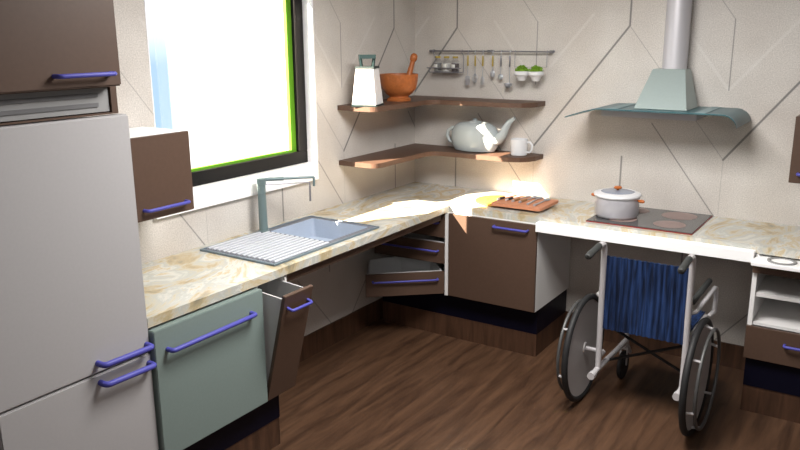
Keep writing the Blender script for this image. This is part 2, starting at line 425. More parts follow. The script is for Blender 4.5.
# ------------------------------------------------------------------ worktop
bm = nb()
xs = [.001, .110, .520, .612, 3.2]; yy = [-2.903, -1.675, -1.303, -.558, -.001]
grid_slab(bm, xs, yy, lambda i, j: (i < 3 and not (i == 1 and j == 1)) or (j == 3), H-CT, H)
wt = thing('worktop', 'cream and tan marble L-shaped worktop along both walls', 'worktop', (.3, -1.5, H-CT))
link('countertop', bm, 'marble', wt)
plabel(link('front_panel', box(nb(), 1.222, 2.405, -.612, -.558, .838, .895), 'brightwhite', wt, bevel=.002), 'bright white fascia above the wheelchair')
bmx = nb(); box(bmx, .555, .575, -2.09, -.60, .822, H-CT-.001)
plabel(link('rail_panel', bmx, 'laminate', wt), 'dark brown apron under the sink side')

# ------------------------------------------------------------------ fridge
fr = thing('refrigerator', 'tall silver two-door fridge with blue handles at the left edge', 'refrigerator', (.31, -3.22, 0))
link('body', box(nb(), .016, .565, -3.515, -2.935, .02, 1.685), 'fridge', fr, bevel=.004)
d = link('door', box(nb(), .57, .62, -3.52, -2.907, .783, 1.702), 'fridge', fr, bevel=.006)
plabel(d, 'upper fridge door')
handle(d, (.62, -3.140, .822), (.62, -2.925, .818), (1, 0, 0), .04, .0115)
d = link('door', box(nb(), .57, .62, -3.52, -2.907, .10, .778), 'fridge', fr, bevel=.006)
plabel(d, 'lower freezer door')
handle(d, (.62, -3.138, .745), (.62, -2.922, .740), (1, 0, 0), .04, .0115)
link('base_grille', box(nb(), .50, .56, -3.51, -2.94, .0, .095), 'ventdark', fr)

# cabinet over fridge
oc = thing('wall_cabinet', 'big brown wall cabinet with grey vent above the fridge, top left', 'cabinet', (.3, -3.22, 1.706))
bm = nb(); box(bm, .016, .60, -3.56, -2.935, 1.80, 2.55); box(bm, .016, .60, -2.960, -2.935, 1.706, 1.80); box(bm, .016, .60, -3.56, -3.535, 1.706, 1.80); box(bm, .016, .60, -3.535, -2.960, 1.706, 1.712)
link('body', bm, 'laminate', oc)
d = link('door', box(nb(), .602, .655, -3.56, -2.950, 1.806, 2.55), 'laminate', oc, bevel=.005)
handle(d, (.655, -3.205, 1.850), (.655, -2.995, 1.850), (1, 0, 0), .035, .008)
bm = nb(); box(bm, .575, .592, -3.53, -2.965, 1.716, 1.80)
vent = link('vent_grille', bm, 'ventgrey', oc)
bm = nb()
for zc in (1.742, 1.776): box(bm, .588, .597, -3.53, -3.01, zc-.007, zc+.007)
link('vent_slot', bm, 'ventdark', vent)

# small wall cabinet beside window
sc_ = thing('wall_cabinet', 'small white-bodied wall cabinet with brown door beside the window', 'cabinet', (.16, -2.65, 1.215))
link('body', box(nb(), .003, .302, -2.915, -2.372, 1.215, 1.566), 'brightwhite', sc_, bevel=.002)
d = link('door', box(nb(), .303, .323, -2.915, -2.376, 1.212, 1.566), 'laminate', sc_, bevel=.003)
handle(d, (.323, -2.650, 1.258), (.323, -2.425, 1.258), (1, 0, 0), .03, .0075)

# ------------------------------------------------------------------ dishwasher
dw = thing('dishwasher', 'grey-green dishwasher with a long blue handle beside the fridge', 'dishwasher', (.32, -2.6, SK))
link('body', box(nb(), .02, .60, -2.90, -2.302, .31, .86), 'greymel', dw)
d = link('door', box(nb(), .606, .642, -2.904, -2.300, .314, .866), 'dish', dw, bevel=.003)
handle(d, (.642, -2.845, .775), (.642, -2.380, .778), (1, 0, 0), .034, .0100)
plabel(link('plinth', box(nb(), .013, .57, -2.905, -2.152, SK+.001, .308), 'black', dw), 'glossy black plinth')

# pull-out bin cabinet with tilted front
po = thing('base_cabinet', 'narrow base cabinet under the sink with brown front tilted open', 'cabinet', (.3, -2.2, .31))
bm = nb(); box(bm, .02, .60, -2.298, -2.286, .31, .874); box(bm, .02, .60, -2.104, -2.092, .31, .874); box(bm, .02, .60, -2.286, -2.104, .31, .322); box(bm, .02, .032, -2.286, -2.104, .322, .874)
link('body', bm, 'white', po)
fp = [(.612, .312), (.612+.018, .307), (.612+.018+.140, .848), (.612+.140, .853)]
bm = nb(); loft(bm, [[(x, -2.293, z) for x, z in fp], [(x, -2.097, z) for x, z in fp]])
d = link('drawer', bm, 'laminate', po, bevel=.002)
hn = Vector((.541, 0, -.140)).normalized()
def fpt(y, t): return (.630+.140*t, y, .307+.541*t)
handle(d, fpt(-2.262, .885), fpt(-2.125, .885), (hn.x, 0, hn.z), .03, .0075)
bm = nb()
for y0_, y1_ in ((-2.284, -2.276), (-2.114, -2.106)):
    pl = [(.30, .335), (.618, .335), (.746, .832), (.30, .866)]
    loft(bm, [[(x, y0_, z) for x, z in pl], [(x, y1_, z) for x, z in pl]])
box(bm, .30, .62, -2.276, -2.114, .335, .345)
pl = [(.30, .345), (.308, .345), (.308, .858), (.30, .858)]
loft(bm, [[(x, -2.276, z) for x, z in pl], [(x, -2.114, z) for x, z in pl]])
plabel(link('drawer_box', bm, 'greymel', d), 'white bin box behind the tilted front')

# ------------------------------------------------------------------ corner cabinet with swivelling drawers + door cabinet
cc = thing('corner_cabinet', 'corner base cabinet with three brown drawers swung partly open', 'cabinet', (.3, -.3, .31))
bm = nb(); box(bm, .596, .618, -.586, -.015, .322, .874); box(bm, .02, .596, -.04, -.015, .322, .874); box(bm, .02, .596, -.50, -.04, .322, .334)
link('body', bm, 'white', cc)
def swing(w, ang, z0, z1, hz, piv=(.594, -.588)):
    # drawer front of width w hinged at its right end, swung out by ang
    T = Matrix.Translation((piv[0], piv[1], 0)) @ Matrix.Rotation(ang, 4, 'Z')
    d = link('drawer', box(nb(), -w, 0, 0, .018, z0, z1, T), 'laminate', cc, bevel=.002)
    a = T @ Vector((-w+.045, 0, hz)); b = T @ Vector((-.045, 0, hz)); nv = (T.to_3x3() @ Vector((0, -1, 0)))
    handle(d, a, b, nv, .026, .0065)
    bm = nb(); k = .40
    poly = [(-w+.01, .019), (-.012, .019), (-.03, k*.85), (-w*.45, k), (-w+.05, k*.8)]
    bot = [T @ Vector((x, y, z0+.02)) for x, y in poly]
    loft(bm, [[T @ Vector((x, y, z0+.012)) for x, y in poly], [T @ Vector((x, y, z0+.02)) for x, y in poly]])
    n = len(poly)
    for i in range(n):
        p, q = Vector(poly[i]).to_3d(), Vector(poly[(i+1) % n]).to_3d()
        e = (q-p).normalized()*.001; nn = Vector((-e.y, e.x, 0)).normalized()*.006
        lp = [p, q, q+nn, p+nn]
        loft(bm, [[T @ Vector((v.x, v.y, z0+.02)) for v in lp], [T @ Vector((v.x, v.y, z1+.003)) for v in lp]])
    plabel(link('drawer_box', bm, 'greymel', d), 'pale grey drawer box')
swing(.53, 0.0, .705, .865, .80)
swing(.53, math.radians(3.5), .532, .668, .615)
swing(.51, math.radians(41), .332, .482, .435)
plabel(link('plinth', box(nb(), .045, 1.208, -.50, -.013, SK+.001, .318), 'black', cc), 'glossy black plinth')

bc = thing('base_cabinet', 'brown-door base cabinet in the corner under the cutting boards', 'cabinet', (.92, -.3, .325))
link('body', box(nb(), .620, 1.221, -.566, -.015, .320, .874), 'white', bc, bevel=.001)
d = link('door', box(nb(), .622, 1.221, -.588, -.568, .325, .870), 'laminate', bc, bevel=.002)
handle(d, (.945, -.588, .832), (1.165, -.588, .832), (0, -1, 0), .03, .0075)

# ------------------------------------------------------------------ right cabinet
rc = thing('base_cabinet', 'open-shelf base cabinet with a drawer at the right edge', 'cabinet', (2.75, -.3, .31))
bm = nb()
box(bm, 2.402, 2.424, -.56, -.015, .312, .872); box(bm, 3.10, 3.12, -.56, -.015, .312, .872); box(bm, 2.424, 3.10, -.035, -.015, .312, .872)
box(bm, 2.424, 3.10, -.56, -.035, .312, .33)
link('body', bm, 'white', rc)
plabel(link('shelf', box(nb(), 2.425, 3.099, -.55, -.036, .648, .668), 'white', rc), 'white inner shelf')
plabel(link('shelf', box(nb(), 2.425, 3.099, -.55, -.036, .492, .508), 'white', rc), 'white floor of the open shelves')
link('front_panel', box(nb(), 2.402, 3.12, -.583, -.562, .780, .835), 'laminate', rc, bevel=.001)
d = link('drawer', box(nb(), 2.402, 3.12, -.583, -.562, .315, .492), 'laminate', rc, bevel=.002)
handle(d, (2.59, -.583, .425), (2.93, -.583, .425), (0, -1, 0), .03, .0075)
plabel(link('plinth', box(nb(), 2.412, 3.11, -.550, -.05, SK+.001, .311), 'black', rc), 'glossy black plinth')
# pull-out tray with round ring
tr = link('tray', box(nb(), 2.405, 3.115, -.680, -.45, .842, .864), 'brightwhite', rc, bevel=.003)
plabel(tr, 'white pull-out tray')
bm = nb(); lathe(bm, [(.052, .8645), (.068, .8645), (.068, .869), (.064, .8705), (.052, .8695), (.052, .8645)], (2.535, -.605, 0), 40, sx=1.0, sy=.95)
plabel(link('ring', bm, 'ventgrey', tr, smooth=True), 'round grey ring in the tray')

# upper right cabinet
uc = thing('wall_cabinet', 'brown wall cabinet cut off by the right edge of the picture', 'cabinet', (2.8, -.16, 1.21))
link('body', box(nb(), 2.492, 3.1, -.302, -.003, 1.216, 1.552), 'laminate', uc)
d = link('door', box(nb(), 2.490, 3.1, -.322, -.303, 1.212, 1.554), 'laminate', uc, bevel=.002)
handle(d, (2.53, -.322, 1.262), (2.80, -.322, 1.262), (0, -1, 0), .028, .0075)

# ------------------------------------------------------------------ sink + tap
sk = thing('sink', 'pale blue-grey sink with a ribbed drainer set in the worktop', 'sink', (.3, -1.7, H))
SX0, SX1, SY0, SY1 = .060, .566, -2.135, -1.268
bm = nb(); ringx = [SX0, SX0+.013, SX1-.013, SX1]; ringy = [SY0, SY0+.013, SY1-.013, SY1]
grid_slab(bm, ringx, ringy, lambda i, j: not (i == 1 and j == 1), H, H+.010)
plabel(link('rim', bm, 'sinkrim', sk, bevel=.002), 'dark steel rim')
bm = nb(); BX0, BX1, BY0, BY1 = .112, .516, -1.672, -1.306
grid_slab(bm, [SX0+.013, BX0, BX1, SX1-.013], [SY0+.013, BY0, BY1, SY1-.013], lambda i, j: not (i == 1 and j == 1), H+.0005, H+.007)
link('deck', bm, mat('drainer_deck', (.13, .14, .17), .5), sk)
def rr(x0, x1, y0, y1, r, z, n=5):
    o = []
    for cx, cy, a in ((x1-r, y1-r, 0), (x0+r, y1-r, PI/2), (x0+r, y0+r, PI), (x1-r, y0+r, 1.5*PI)):
        for k in range(n+1):
            t = a+PI/2*k/n; o.append((cx+r*math.cos(t), cy+r*math.sin(t), z))
    return o
bm = nb()
loft(bm, [rr(BX0, BX1, BY0, BY1, .012, H+.007), rr(BX0+.008, BX1-.008, BY0+.008, BY1-.008, .03, H-.10),
          rr(BX0+.03, BX1-.03, BY0+.03, BY1-.03, .03, H-.12)], cap=False)
f = bm.faces.new([v for v in bm.verts][-24:])
link('basin', bm, 'sink', sk, smooth=True)
bm = nb(); lathe(bm, [(0, H-.115), (.032, H-.115), (.036, H-.119)], (.30, -1.50, 0), 24); link('drain', bm, 'sinkrim', sk)
bm = nb()
nr = 14
for k in range(nr):
    y = 0; x = BX0-.02+(BX1-BX0+.04)*k/(nr-1)
    box(bm, x-.008, x+.008, SY0+.03, BY0-.02, H+.007, H+.015)
plabel(link('drainer_ribs', bm, mat('white_ribs', (.60, .62, .67), .4), sk, bevel=.002), 'white drainer ribs')

tp = thing('kitchen_tap', 'tall grey-green tap with angular spout behind the sink', 'tap', (.092, -1.700, H+.007))
tb = Vector((.092, -1.700, H+.007)); top = Vector((.092, -1.700, 1.215))
bm = nb(); lathe(bm, [(0, H+.007), (.030, H+.007), (.030, H+.018), (.024, H+.020), (.0215, 1.19), (.025, 1.192), (.025, 1.222), (0, 1.224)], (tb.x, tb.y, 0), 24)
link('body', bm, 'tap', tp, smooth=True)
sdv = Vector((.68, .73, 0)).normalized()
bm = nb(); e = top+sdv*.285
tube(bm, [top, e-sdv*.004, e+Vector((0, 0, -.003)), e+Vector((0, 0, -.05))], .007, 10)
tube(bm, [top, top+sdv*.12], .010, 10)
plabel(link('spout', bm, 'tap', tp, smooth=True), 'upper angular spout')
bm = nb(); t2 = top+Vector((0, 0, -.028)); e2 = t2+sdv*.262
tube(bm, [t2, e2, e2+Vector((0, 0, -.002)), e2+Vector((0, 0, -.03))], .0042, 8)
tube(bm, [e2+Vector((0, 0, -.02)), e2+Vector((0, 0, -.105))], .006, 10)
plabel(link('spray_hose', bm, 'wire', tp, smooth=True), 'thin lower spray arm')

# ------------------------------------------------------------------ shelves
def shelf_poly():
    p = [(.001, -.001), (.001, -.900), (.09, -.903), (.20, -.900)]
    p += [(x, y) for x, y, _ in arc((.235, -.845, 0), .055, -PI/2, 0, 6)]
    p += [(.291, -.40)]
    p += [(x, y) for x, y, _ in arc((.381, -.345, 0), .09, PI, PI/2, 6)]
    p += [(.80, -.250), (.86, -.248), (.93, -.222), (.975, -.170), (.995, -.12), (.998, -.001)]
    return p
for nm, z in (('upper', 1.545), ('lower', 1.200)):
    bm = nb(); prism(bm, shelf_poly(), z-.030, z)
    tag(link('corner_shelf', bm, 'shelfwood'), 'dark walnut L-shaped corner shelf, %s of the two' % nm, 'shelf', 'walnut corner shelves')

# grater on upper shelf
gz = 1.546
gt = thing('box_grater', 'white tapered box grater with dark green handle on upper shelf', 'grater', (.155, -.815, gz))
def sq(cx, cy, a, b, z, rot=.0):
    c, s = math.cos(rot), math.sin(rot)
    return [(cx+x*c-y*s, cy+x*s+y*c, z) for x, y in ((-a, -b), (a, -b), (a, b), (-a, b))]
GC = (.180, -.826); GR = math.radians(18)
bm = nb(); loft(bm, [sq(*GC, .077, .077, gz+.008, GR), sq(*GC, .056, .056, gz+.226, GR)]); link('body', bm, 'grater', gt, bevel=.003)
bm = nb(); loft(bm, [sq(*GC, .079, .079, gz, GR), sq(*GC, .0785, .0785, gz+.009, GR)])
plabel(link('base', bm, 'darkgreen', gt), 'dark green base rim')
bm = nb(); loft(bm, [sq(*GC, .060, .060, gz+.225, GR), sq(*GC, .058, .058, gz+.237, GR)])
c, s = math.cos(GR+.45), math.sin(GR+.45)
for sgn in (-1, 1):
    for o_ in (-.014, .014):
        tube(bm, [(GC[0]+c*.034*sgn-s*o_, GC[1]+s*.034*sgn+c*o_, gz+.228), (GC[0]+c*.042*sgn-s*o_, GC[1]+s*.042*sgn+c*o_, gz+.285)], .0085, 8)
T = Matrix.Translation((*GC, gz+.294)) @ Matrix.Rotation(GR+.45, 4, 'Z'); box(bm, -.050, .050, -.026, .026, -.012, .012, T)
plabel(link('handle', bm, 'darkgreen', gt), 'dark green bail handle')

# mortar and pestle
MC = (.155, -.440)
mo = thing('mortar', 'reddish brown wooden mortar on the upper shelf', 'mortar', (*MC, gz))
bm = nb(); lathe(bm, [(0, 0), (.077, 0), (.080, .014), (.062, .024), (.062, .030), (.090, .050), (.113, .080), (.123, .125), (.126, .172), (.117, .172), (.112, .120), (.095, .075), (.06, .045), (0, .038)], (*MC, gz), 48)
link('bowl', bm, 'mortar', mo, smooth=True)
pd = Vector((.20, .20, 1.0)).normalized(); pb = Vector((MC[0]+.030, MC[1]+.030, gz+.072))
bm = nb(); L_ = .235
prof = [(0, .020), (.02, .028), (.05, .026), (.09, .020), (.15, .016), (.182, .015), (.188, .021), (.205, .024), (.222, .022), (.234, .010)]
tube(bm, [pb+pd*(t*1.02) for t, _ in prof], [r for _, r in prof], 20)
tag(link('pestle', bm, 'mortar', smooth=True), 'reddish brown wooden pestle leaning in the mortar', 'pestle')

# teapot on lower shelf
lz = 1.201
TC = (.548, -.112)
te = thing('teapot', 'large pale grey ceramic teapot on the lower shelf', 'teapot', (*TC, lz))
bm = nb(); lathe(bm, [(0, 0), (.085, 0), (.102, .006), (.116, .040), (.121, .085), (.117, .135), (.103, .168), (.078, .188), (.045, .197), (0, .198)], (*TC, lz), 48, sx=1.44, sy=.74)
link('body', bm, 'ceramic', te, smooth=True)
bm = nb(); lathe(bm, [(0, .188), (.048, .191), (.040, .202), (.014, .207), (.010, .210), (.018, .214), (.010, .219), (0, .220)], (*TC, lz), 32)
link('lid', bm, 'ceramic', te, smooth=True)
bm = nb(); x, y = TC
tube(bm, [(x+.13, y, lz+.075), (x+.175, y, lz+.090), (x+.208, y, lz+.125), (x+.228, y, lz+.172), (x+.250, y, lz+.208), (x+.290, y, lz+.236)], [.038, .036, .030, .024, .018, .013], 18)
link('spout', bm, 'ceramic', te, smooth=True)
bm = nb(); tube(bm, [(x-.130, y, lz+.145), (x-.170, y, lz+.150), (x-.205, y, lz+.128), (x-.213, y, lz+.092), (x-.195, y, lz+.056), (x-.145, y, lz+.045)], .012, 12)
link('handle', bm, 'ceramic', te, smooth=True)

# mug
MG = (.880, -.125)
mg = thing('mug', 'white cylindrical mug on the right end of the lower shelf', 'mug', (*MG, lz))
bm = nb(); lathe(bm, [(0, 0), (.050, 0), (.054, .004), (.056, .103), (.053, .106), (.050, .103), (.048, .010), (0, .008)], (*MG, lz), 36); link('body', bm, 'mug', mg, smooth=True)
bm = nb(); tube(bm, [(MG[0]+.052, MG[1], lz+.085), (MG[0]+.075, MG[1], lz+.088), (MG[0]+.090, MG[1], lz+.072), (MG[0]+.090, MG[1], lz+.04), (MG[0]+.075, MG[1], lz+.022), (MG[0]+.052, MG[1], lz+.022)], .007, 10)
link('handle', bm, 'mug', mg, smooth=True)

# ------------------------------------------------------------------ rail with utensils
RZ0, RYY = 1.856, -.045
rl = thing('utensil_rail', 'steel wall rail above the upper shelf', 'rail', (.605, 0, RZ0))
bm = nb(); tube(bm, [(.155, RYY, RZ0), (1.045, RYY, RZ0)], .0052, 12); link('bar', bm, 'rail', rl, smooth=True)
for x in (.160, .605, 1.040):
    bm = nb(); lathe(bm, [(0, -.011), (.008, -.009), (.010, 0), (.008, .009), (0, .011)], (x, RYY, RZ0), 16, axis='x')
    tube(bm, [(x, RYY, RZ0), (x, -.004, RZ0)], .006, 10); lathe(bm, [(0, -.006), (.010, -.006), (.010, -.0008), (0, -.0008)], (x, 0, RZ0), 20, axis='y')
    link('bracket', bm, 'rail', rl, smooth=True)
# spice basket
sb = thing('spice_rack', 'wire rack holding spice jars at the left end of the rail', 'rack', (.30, RYY, 1.715))
bm = nb(); W = .0028
for x in (.185, .41):
    tube(bm, [(x, -.045, RZ0+.009), (x, -.056, RZ0+.006), (x, -.058, RZ0-.01), (x, -.030, RZ0-.03), (x, -.030, 1.716)], W, 8)
    tube(bm, [(x, -.030, 1.716), (x, -.105, 1.716), (x, -.105, 1.745)], W, 8)
for y in (-.035, -.055, -.08, -.105): tube(bm, [(.185, y, 1.716), (.41, y, 1.716)], W, 8)
tube(bm, [(.165, -.105, 1.745), (.43, -.105, 1.745)], .004, 8)
link('frame', bm, 'wire', sb, smooth=True)
for i, (x, mt_, lab) in enumerate(((.232, 'spice_grey', 'glass spice jar with grey contents at the left of the rack'),
                                  (.300, 'spice_pale', 'glass spice jar with pale contents in the middle of the rack'),
                                  (.368, 'spice_dark', 'glass spice jar with dark contents at the right of the rack'))):
    j = thing('spice_jar', lab, 'jar', (x, -.07, 1.7195), 'spice jars in the wire rack')
    bm = nb(); lathe(bm, [(0, 0), (.027, 0), (.028, .004), (.028, .070), (.016, .082), (.016, .090), (0, .090)], (x, -.07, 1.7195), 24); link('glass', bm, 'clear', j, smooth=True)
    bm = nb(); lathe(bm, [(0, .003), (.0255, .003), (.0255, .056), (0, .056)], (x, -.07, 1.7195), 24); plabel(link('contents', bm, mt_, j), lab.split('with ')[1].split(' at')[0].split(' in')[0])
    bm = nb(); lathe(bm, [(0, .0905), (.0185, .0905), (.0185, .101), (.017, .103), (0, .103)], (x, -.07, 1.7195), 24); plabel(link('lid', bm, 'gold', j), 'gold lid')
    bm = nb(); pts = [(x+.0285*math.cos(a), -.07+.0285*math.sin(a)) for a in [(-PI/2-.75+1.15*k/6) for k in range(7)]]
    inn = [(x+.0275*math.cos(a), -.07+.0275*math.sin(a)) for a in [(-PI/2-.75+1.15*k/6) for k in range(7)]]
    loft(bm, [[(p[0], p[1], z) for p in pts+inn[::-1]] for z in (1.742, 1.770)]); link('label', bm, 'label', j)

def utensil(name, lab, x, hm, head, zb):
    t = thing(name, lab, 'utensil', (x, RYY, RZ0), 'utensils hanging from the wall rail')
    bm = nb(); y = RYY-.012
    tube(bm, [(x, RYY+.009, RZ0-.004), (x, RYY+.007, RZ0+.006), (x, RYY, RZ0+.0095), (x, y+.002, RZ0+.004), (x, y, RZ0-.01), (x, y, RZ0-.028)], .0022, 8)
    link('hook', bm, 'utensil', t, smooth=True)
    bm = nb(); tube(bm, [(x, y, RZ0-.095), (x, y, zb+.045)], .0024, 8)
    link('shaft', bm, 'utensil', t, smooth=True)
    bm = nb(); tube(bm, [(x, y, RZ0-.026), (x, y, RZ0-.032), (x, y, RZ0-.09), (x, y, RZ0-.097)], [.003, .0055, .0055, .003], 10)
    plabel(link('handle', bm, hm, t, smooth=True), 'olive gold handle' if hm == 'gold' else 'grey metal handle')
    bm = nb(); c_ = (x, y, zb+.025)
    if head == 'spatula':
        pl = [(-.014, 0), (.014, 0), (.018, .055), (.010, .062), (-.010, .062), (-.018, .055)]
        loft(bm, [[(x+a, y-.0012, zb+b) for a, b in pl], [(x+a, y+.0012, zb+b) for a, b in pl]])
    elif head == 'fork':
        for k in (-1, 0, 1): tube(bm, [(x, y, zb+.055), (x+.010*k, y, zb+.040), (x+.010*k, y, zb)], .0025, 8)
    elif head == 'whisk':
        for k in range(4):
            a = PI*k/4; ca, sa = math.cos(a), math.sin(a)
            tube(bm, [(x+ca*.018*math.sin(q)*.9, y+sa*.018*math.sin(q)*.9, zb+.03-.030*math.cos(q)) for q in [2*PI*i/14 for i in range(14)]], .0013, 6, closed=True)
    elif head == 'spoon':
        bmesh.ops.create_uvsphere(bm, u_segments=20, v_segments=12, radius=1, matrix=Matrix.Translation(c_) @ Matrix.Diagonal((.017, .006, .024, 1)))
    elif head == 'ladle':
        lathe(bm, [(0, 0), (.014, .003), (.024, .014), (.027, .030), (.0255, .030), (.022, .015), (.012, .006), (0, .004)], (x, y-.015, zb), 24)
        tube(bm, [(x, y, zb+.05), (x, y+.003, zb+.028)], .0024, 8)
    elif head == 'skimmer':
        lathe(bm, [(0, -.004), (.017, -.002), (.019, 0), (.017, .001), (0, -.001)], (x, y, zb+.026), 24, axis='y')
    link('head', bm, 'utensil', t, smooth=True)
utensil('spatula', 'gold-handled slotted turner, leftmost hanging from the rail', .457, 'gold', 'spatula', 1.633)
utensil('whisk', 'gold-handled thin whisk, second from left on the rail', .512, 'gold', 'whisk', 1.650)
utensil('serving_fork', 'gold-handled serving fork, third from left on the rail', .569, 'gold', 'fork', 1.640)
utensil('serving_spoon', 'gold-handled spoon, fourth from left on the rail', .642, 'gold', 'spoon', 1.688)
utensil('skimmer', 'grey-handled small skimmer, fifth from left on the rail', .701, 'rail', 'skimmer', 1.668)
utensil('ladle', 'grey-handled round ladle, rightmost utensil on the rail', .765, 'rail', 'ladle', 1.625)

# herb rack
hr = thing('planter_rack', 'thin wire frame hooked on the right end of the rail', 'rack', (.91, RYY, 1.76))
bm = nb()
tube(bm, [(.800, -.046, RZ0+.008), (.800, -.056, RZ0+.004), (.800, -.057, 1.760), (1.020, -.057, 1.760), (1.020, -.056, RZ0+.004), (1.020, -.046, RZ0+.008)], .0022, 8)
link('frame', bm, 'wire', hr, smooth=True)
for (x, side) in ((.872, 'left'), (.968, 'right')):
    PC = (x, -.100); PZ = 1.664
    bm = nb(); tube(bm, [(x, -.057, 1.760), (x, -.058, 1.734)]+[(x+.043*math.sin(q), -.100+.043*math.cos(q), 1.729) for q in [2*PI*i/16 for i in range(17)]], .002, 8)
    link('pot_ring', bm, 'wire', hr, smooth=True)
    p = thing('herb_planter', 'small white hanging planter, %s of the two on the rail' % side, 'planter', (*PC, PZ), 'white herb planters')
    bm = nb(); lathe(bm, [(0, .012), (.022, .012), (.026, .018), (.034, .040), (.050, .050), (.0525, .070), (.047, .073), (.043, .066), (0, .064)], (*PC, PZ), 32); link('pot', bm, 'potwhite', p, smooth=True)
    bm = nb(); rnd = random.Random(3 if side == 'left' else 5)
    bmesh.ops.create_icosphere(bm, subdivisions=2, radius=1, matrix=Matrix.Translation((*PC, PZ+.068)) @ Matrix.Diagonal((.040, .040, .031, 1)))
    for k in range(150):
        a, e_ = rnd.uniform(0, 2*PI), rnd.uniform(.1, 1.45); r_ = rnd.uniform(.85, 1.12)
        c0 = Vector((PC[0]+.042*r_*math.cos(a)*math.cos(e_), PC[1]+.042*r_*math.sin(a)*math.cos(e_), PZ+.068+.034*r_*math.sin(e_)))
        dd = Vector((rnd.uniform(-1, 1), rnd.uniform(-1, 1), rnd.uniform(0, 1))).normalized()*.010; ss = dd.cross(Vector((rnd.uniform(-1, 1), rnd.uniform(-1, 1), .3))).normalized()*.005
        q = [bm.verts.new(c0-dd), bm.verts.new(c0+ss), bm.verts.new(c0+dd+Vector((0, 0, .002))), bm.verts.new(c0-ss)]; bm.faces.new(q)
    plabel(link('foliage', bm, 'herb', p), 'bright green herb foliage')

# ------------------------------------------------------------------ cutting boards & cutlery
bm = nb(); lathe(bm, [(0, 0), (.158, 0), (.163, .004), (.163, .010), (.158, .014), (0, .014)], (.845, -.305, H+.0005), 56, sx=1.0, sy=.95)
rb = thing('round_cutting_board', 'yellow round cutting board half under the reddish board', 'cutting board', (.845, -.305, H))
link('board', bm, 'yellowboard', rb, smooth=True)
bm = nb(); lathe(bm, [(0, 0), (.016, 0), (.016, .0012), (0, .0012)], (.752, -.315, H+.0145), 20, sx=.55, sy=1.3); plabel(link('grip_hole', bm, 'cutwood', rb), 'dark oval grip hole')
cbz = H+.0150
bm = nb(); prism(bm, [(p[0], p[1]) for p in rr(.862, 1.196, -.488, -.185, .02, 0)], cbz, cbz+.018)
tag(link('cutting_board', bm, 'terracotta', bevel=.002), 'reddish rectangular cutting board with cutlery lying on it', 'cutting board')
kz = cbz+.0185
def stick(bm, a, b, r, n=10, flat=1.0): return tube(bm, [a, b], r, n)
def knife(lab, a, b):
    a, b = Vector((*a, kz+.008)), Vector((*b, kz+.004)); d = (b-a).normalized(); s_ = Vector((-d.y, d.x, 0))
    t = thing('knife', lab, 'knife', a)
    L1 = (b-a).length; bm = nb(); tube(bm, [a, a+d*.010, a+d*.018], [.007, .0085, .0085], 10); plabel(link('pommel', bm, 'bladewhite', t, smooth=True), 'silver butt end')
    bm = nb(); tube(bm, [a+d*.018, a+d*.075], .0085, 10); plabel(link('handle', bm, 'tyre', t, smooth=True), 'black handle')
    bm = nb(); q = [a+d*.075-s_*.010, a+d*(L1-.03)-s_*.010, a+d*L1+s_*.006, a+d*.075+s_*.008]
    loft(bm, [[p-Vector((0, 0, .001)) for p in q], [p+Vector((0, 0, .001)) for p in q]]); link('blade', bm, 'bladewhite', t)
knife('black-handled knife at the left end of the reddish board', (.872, -.405), (.900, -.165))
knife('black-handled knife second from left on the reddish board', (.925, -.395), (.950, -.165))
def piece(name, lab, a, b, wood_, w, l_, tines=False):
    a, b = Vector((*a, kz+.006)), Vector((*b, kz+.005)); d = (b-a).normalized(); s_ = Vector((-d.y, d.x, 0)); L1 = (b-a).length
    t = thing(name, lab, name.split('_')[-1], a)
    bm = nb(); tube(bm, [a, a+d*.012], [.008, .008], 10)
    if wood_:
        plabel(link('pommel', bm, 'utensil', t, smooth=True), 'silver butt end'); bm = nb(); tube(bm, [a+d*.012, a+d*.085], .007, 10)
        plabel(link('handle', bm, 'cutwood', t, smooth=True), 'wooden handle')
        bm = nb(); tube(bm, [a+d*.085, a+d*(L1-l_)], .0035, 8)
    else: tube(bm, [a+d*.012, a+d*(L1-l_)], [.006, .0035], 8)
    link('neck', bm, 'utensil', t, smooth=True)
    bm = nb()
    if tines:
        q = [a+d*(L1-l_)-s_*.004, a+d*(L1-l_*.7)-s_*w, a+d*(L1-l_*.5)-s_*w, a+d*(L1-l_*.5)+s_*w, a+d*(L1-l_*.7)+s_*w, a+d*(L1-l_)+s_*.004]
        loft(bm, [[p-Vector((0, 0, .001)) for p in q], [p+Vector((0, 0, .001)) for p in q]])
        for k in (-1, -.33, .33, 1): tube(bm, [a+d*(L1-l_*.52)+s_*w*.85*k, a+d*L1+s_*w*.85*k], .0022, 8)
    else:
        R_ = Matrix.Translation(a+d*(L1-l_*.5)+Vector((0, 0, .003))) @ Matrix.Rotation(math.atan2(d.y, d.x), 4, 'Z') @ Matrix.Diagonal((l_*.52, w, .008, 1))
        bmesh.ops.create_uvsphere(bm, u_segments=24, v_segments=12, radius=1, matrix=R_)
    link('tines' if tines else 'bowl', bm, 'utensil', t, smooth=True)
piece('fork', 'wooden-handled fork in the middle of the reddish board', (.972, -.400), (.995, -.185), True, .013, .06, True)
piece('spoon', 'wooden-handled spoon in the middle of the reddish board', (1.022, -.405), (1.045, -.195), True, .017, .055)
piece('serving_spoon', 'all-metal spoon with large bowl on the reddish board', (1.088, -.430), (1.070, -.190), False, .026, .065)
piece('spoon', 'plain metal spoon at the right end of the reddish board', (1.135, -.440), (1.140, -.225), False, .021, .055)

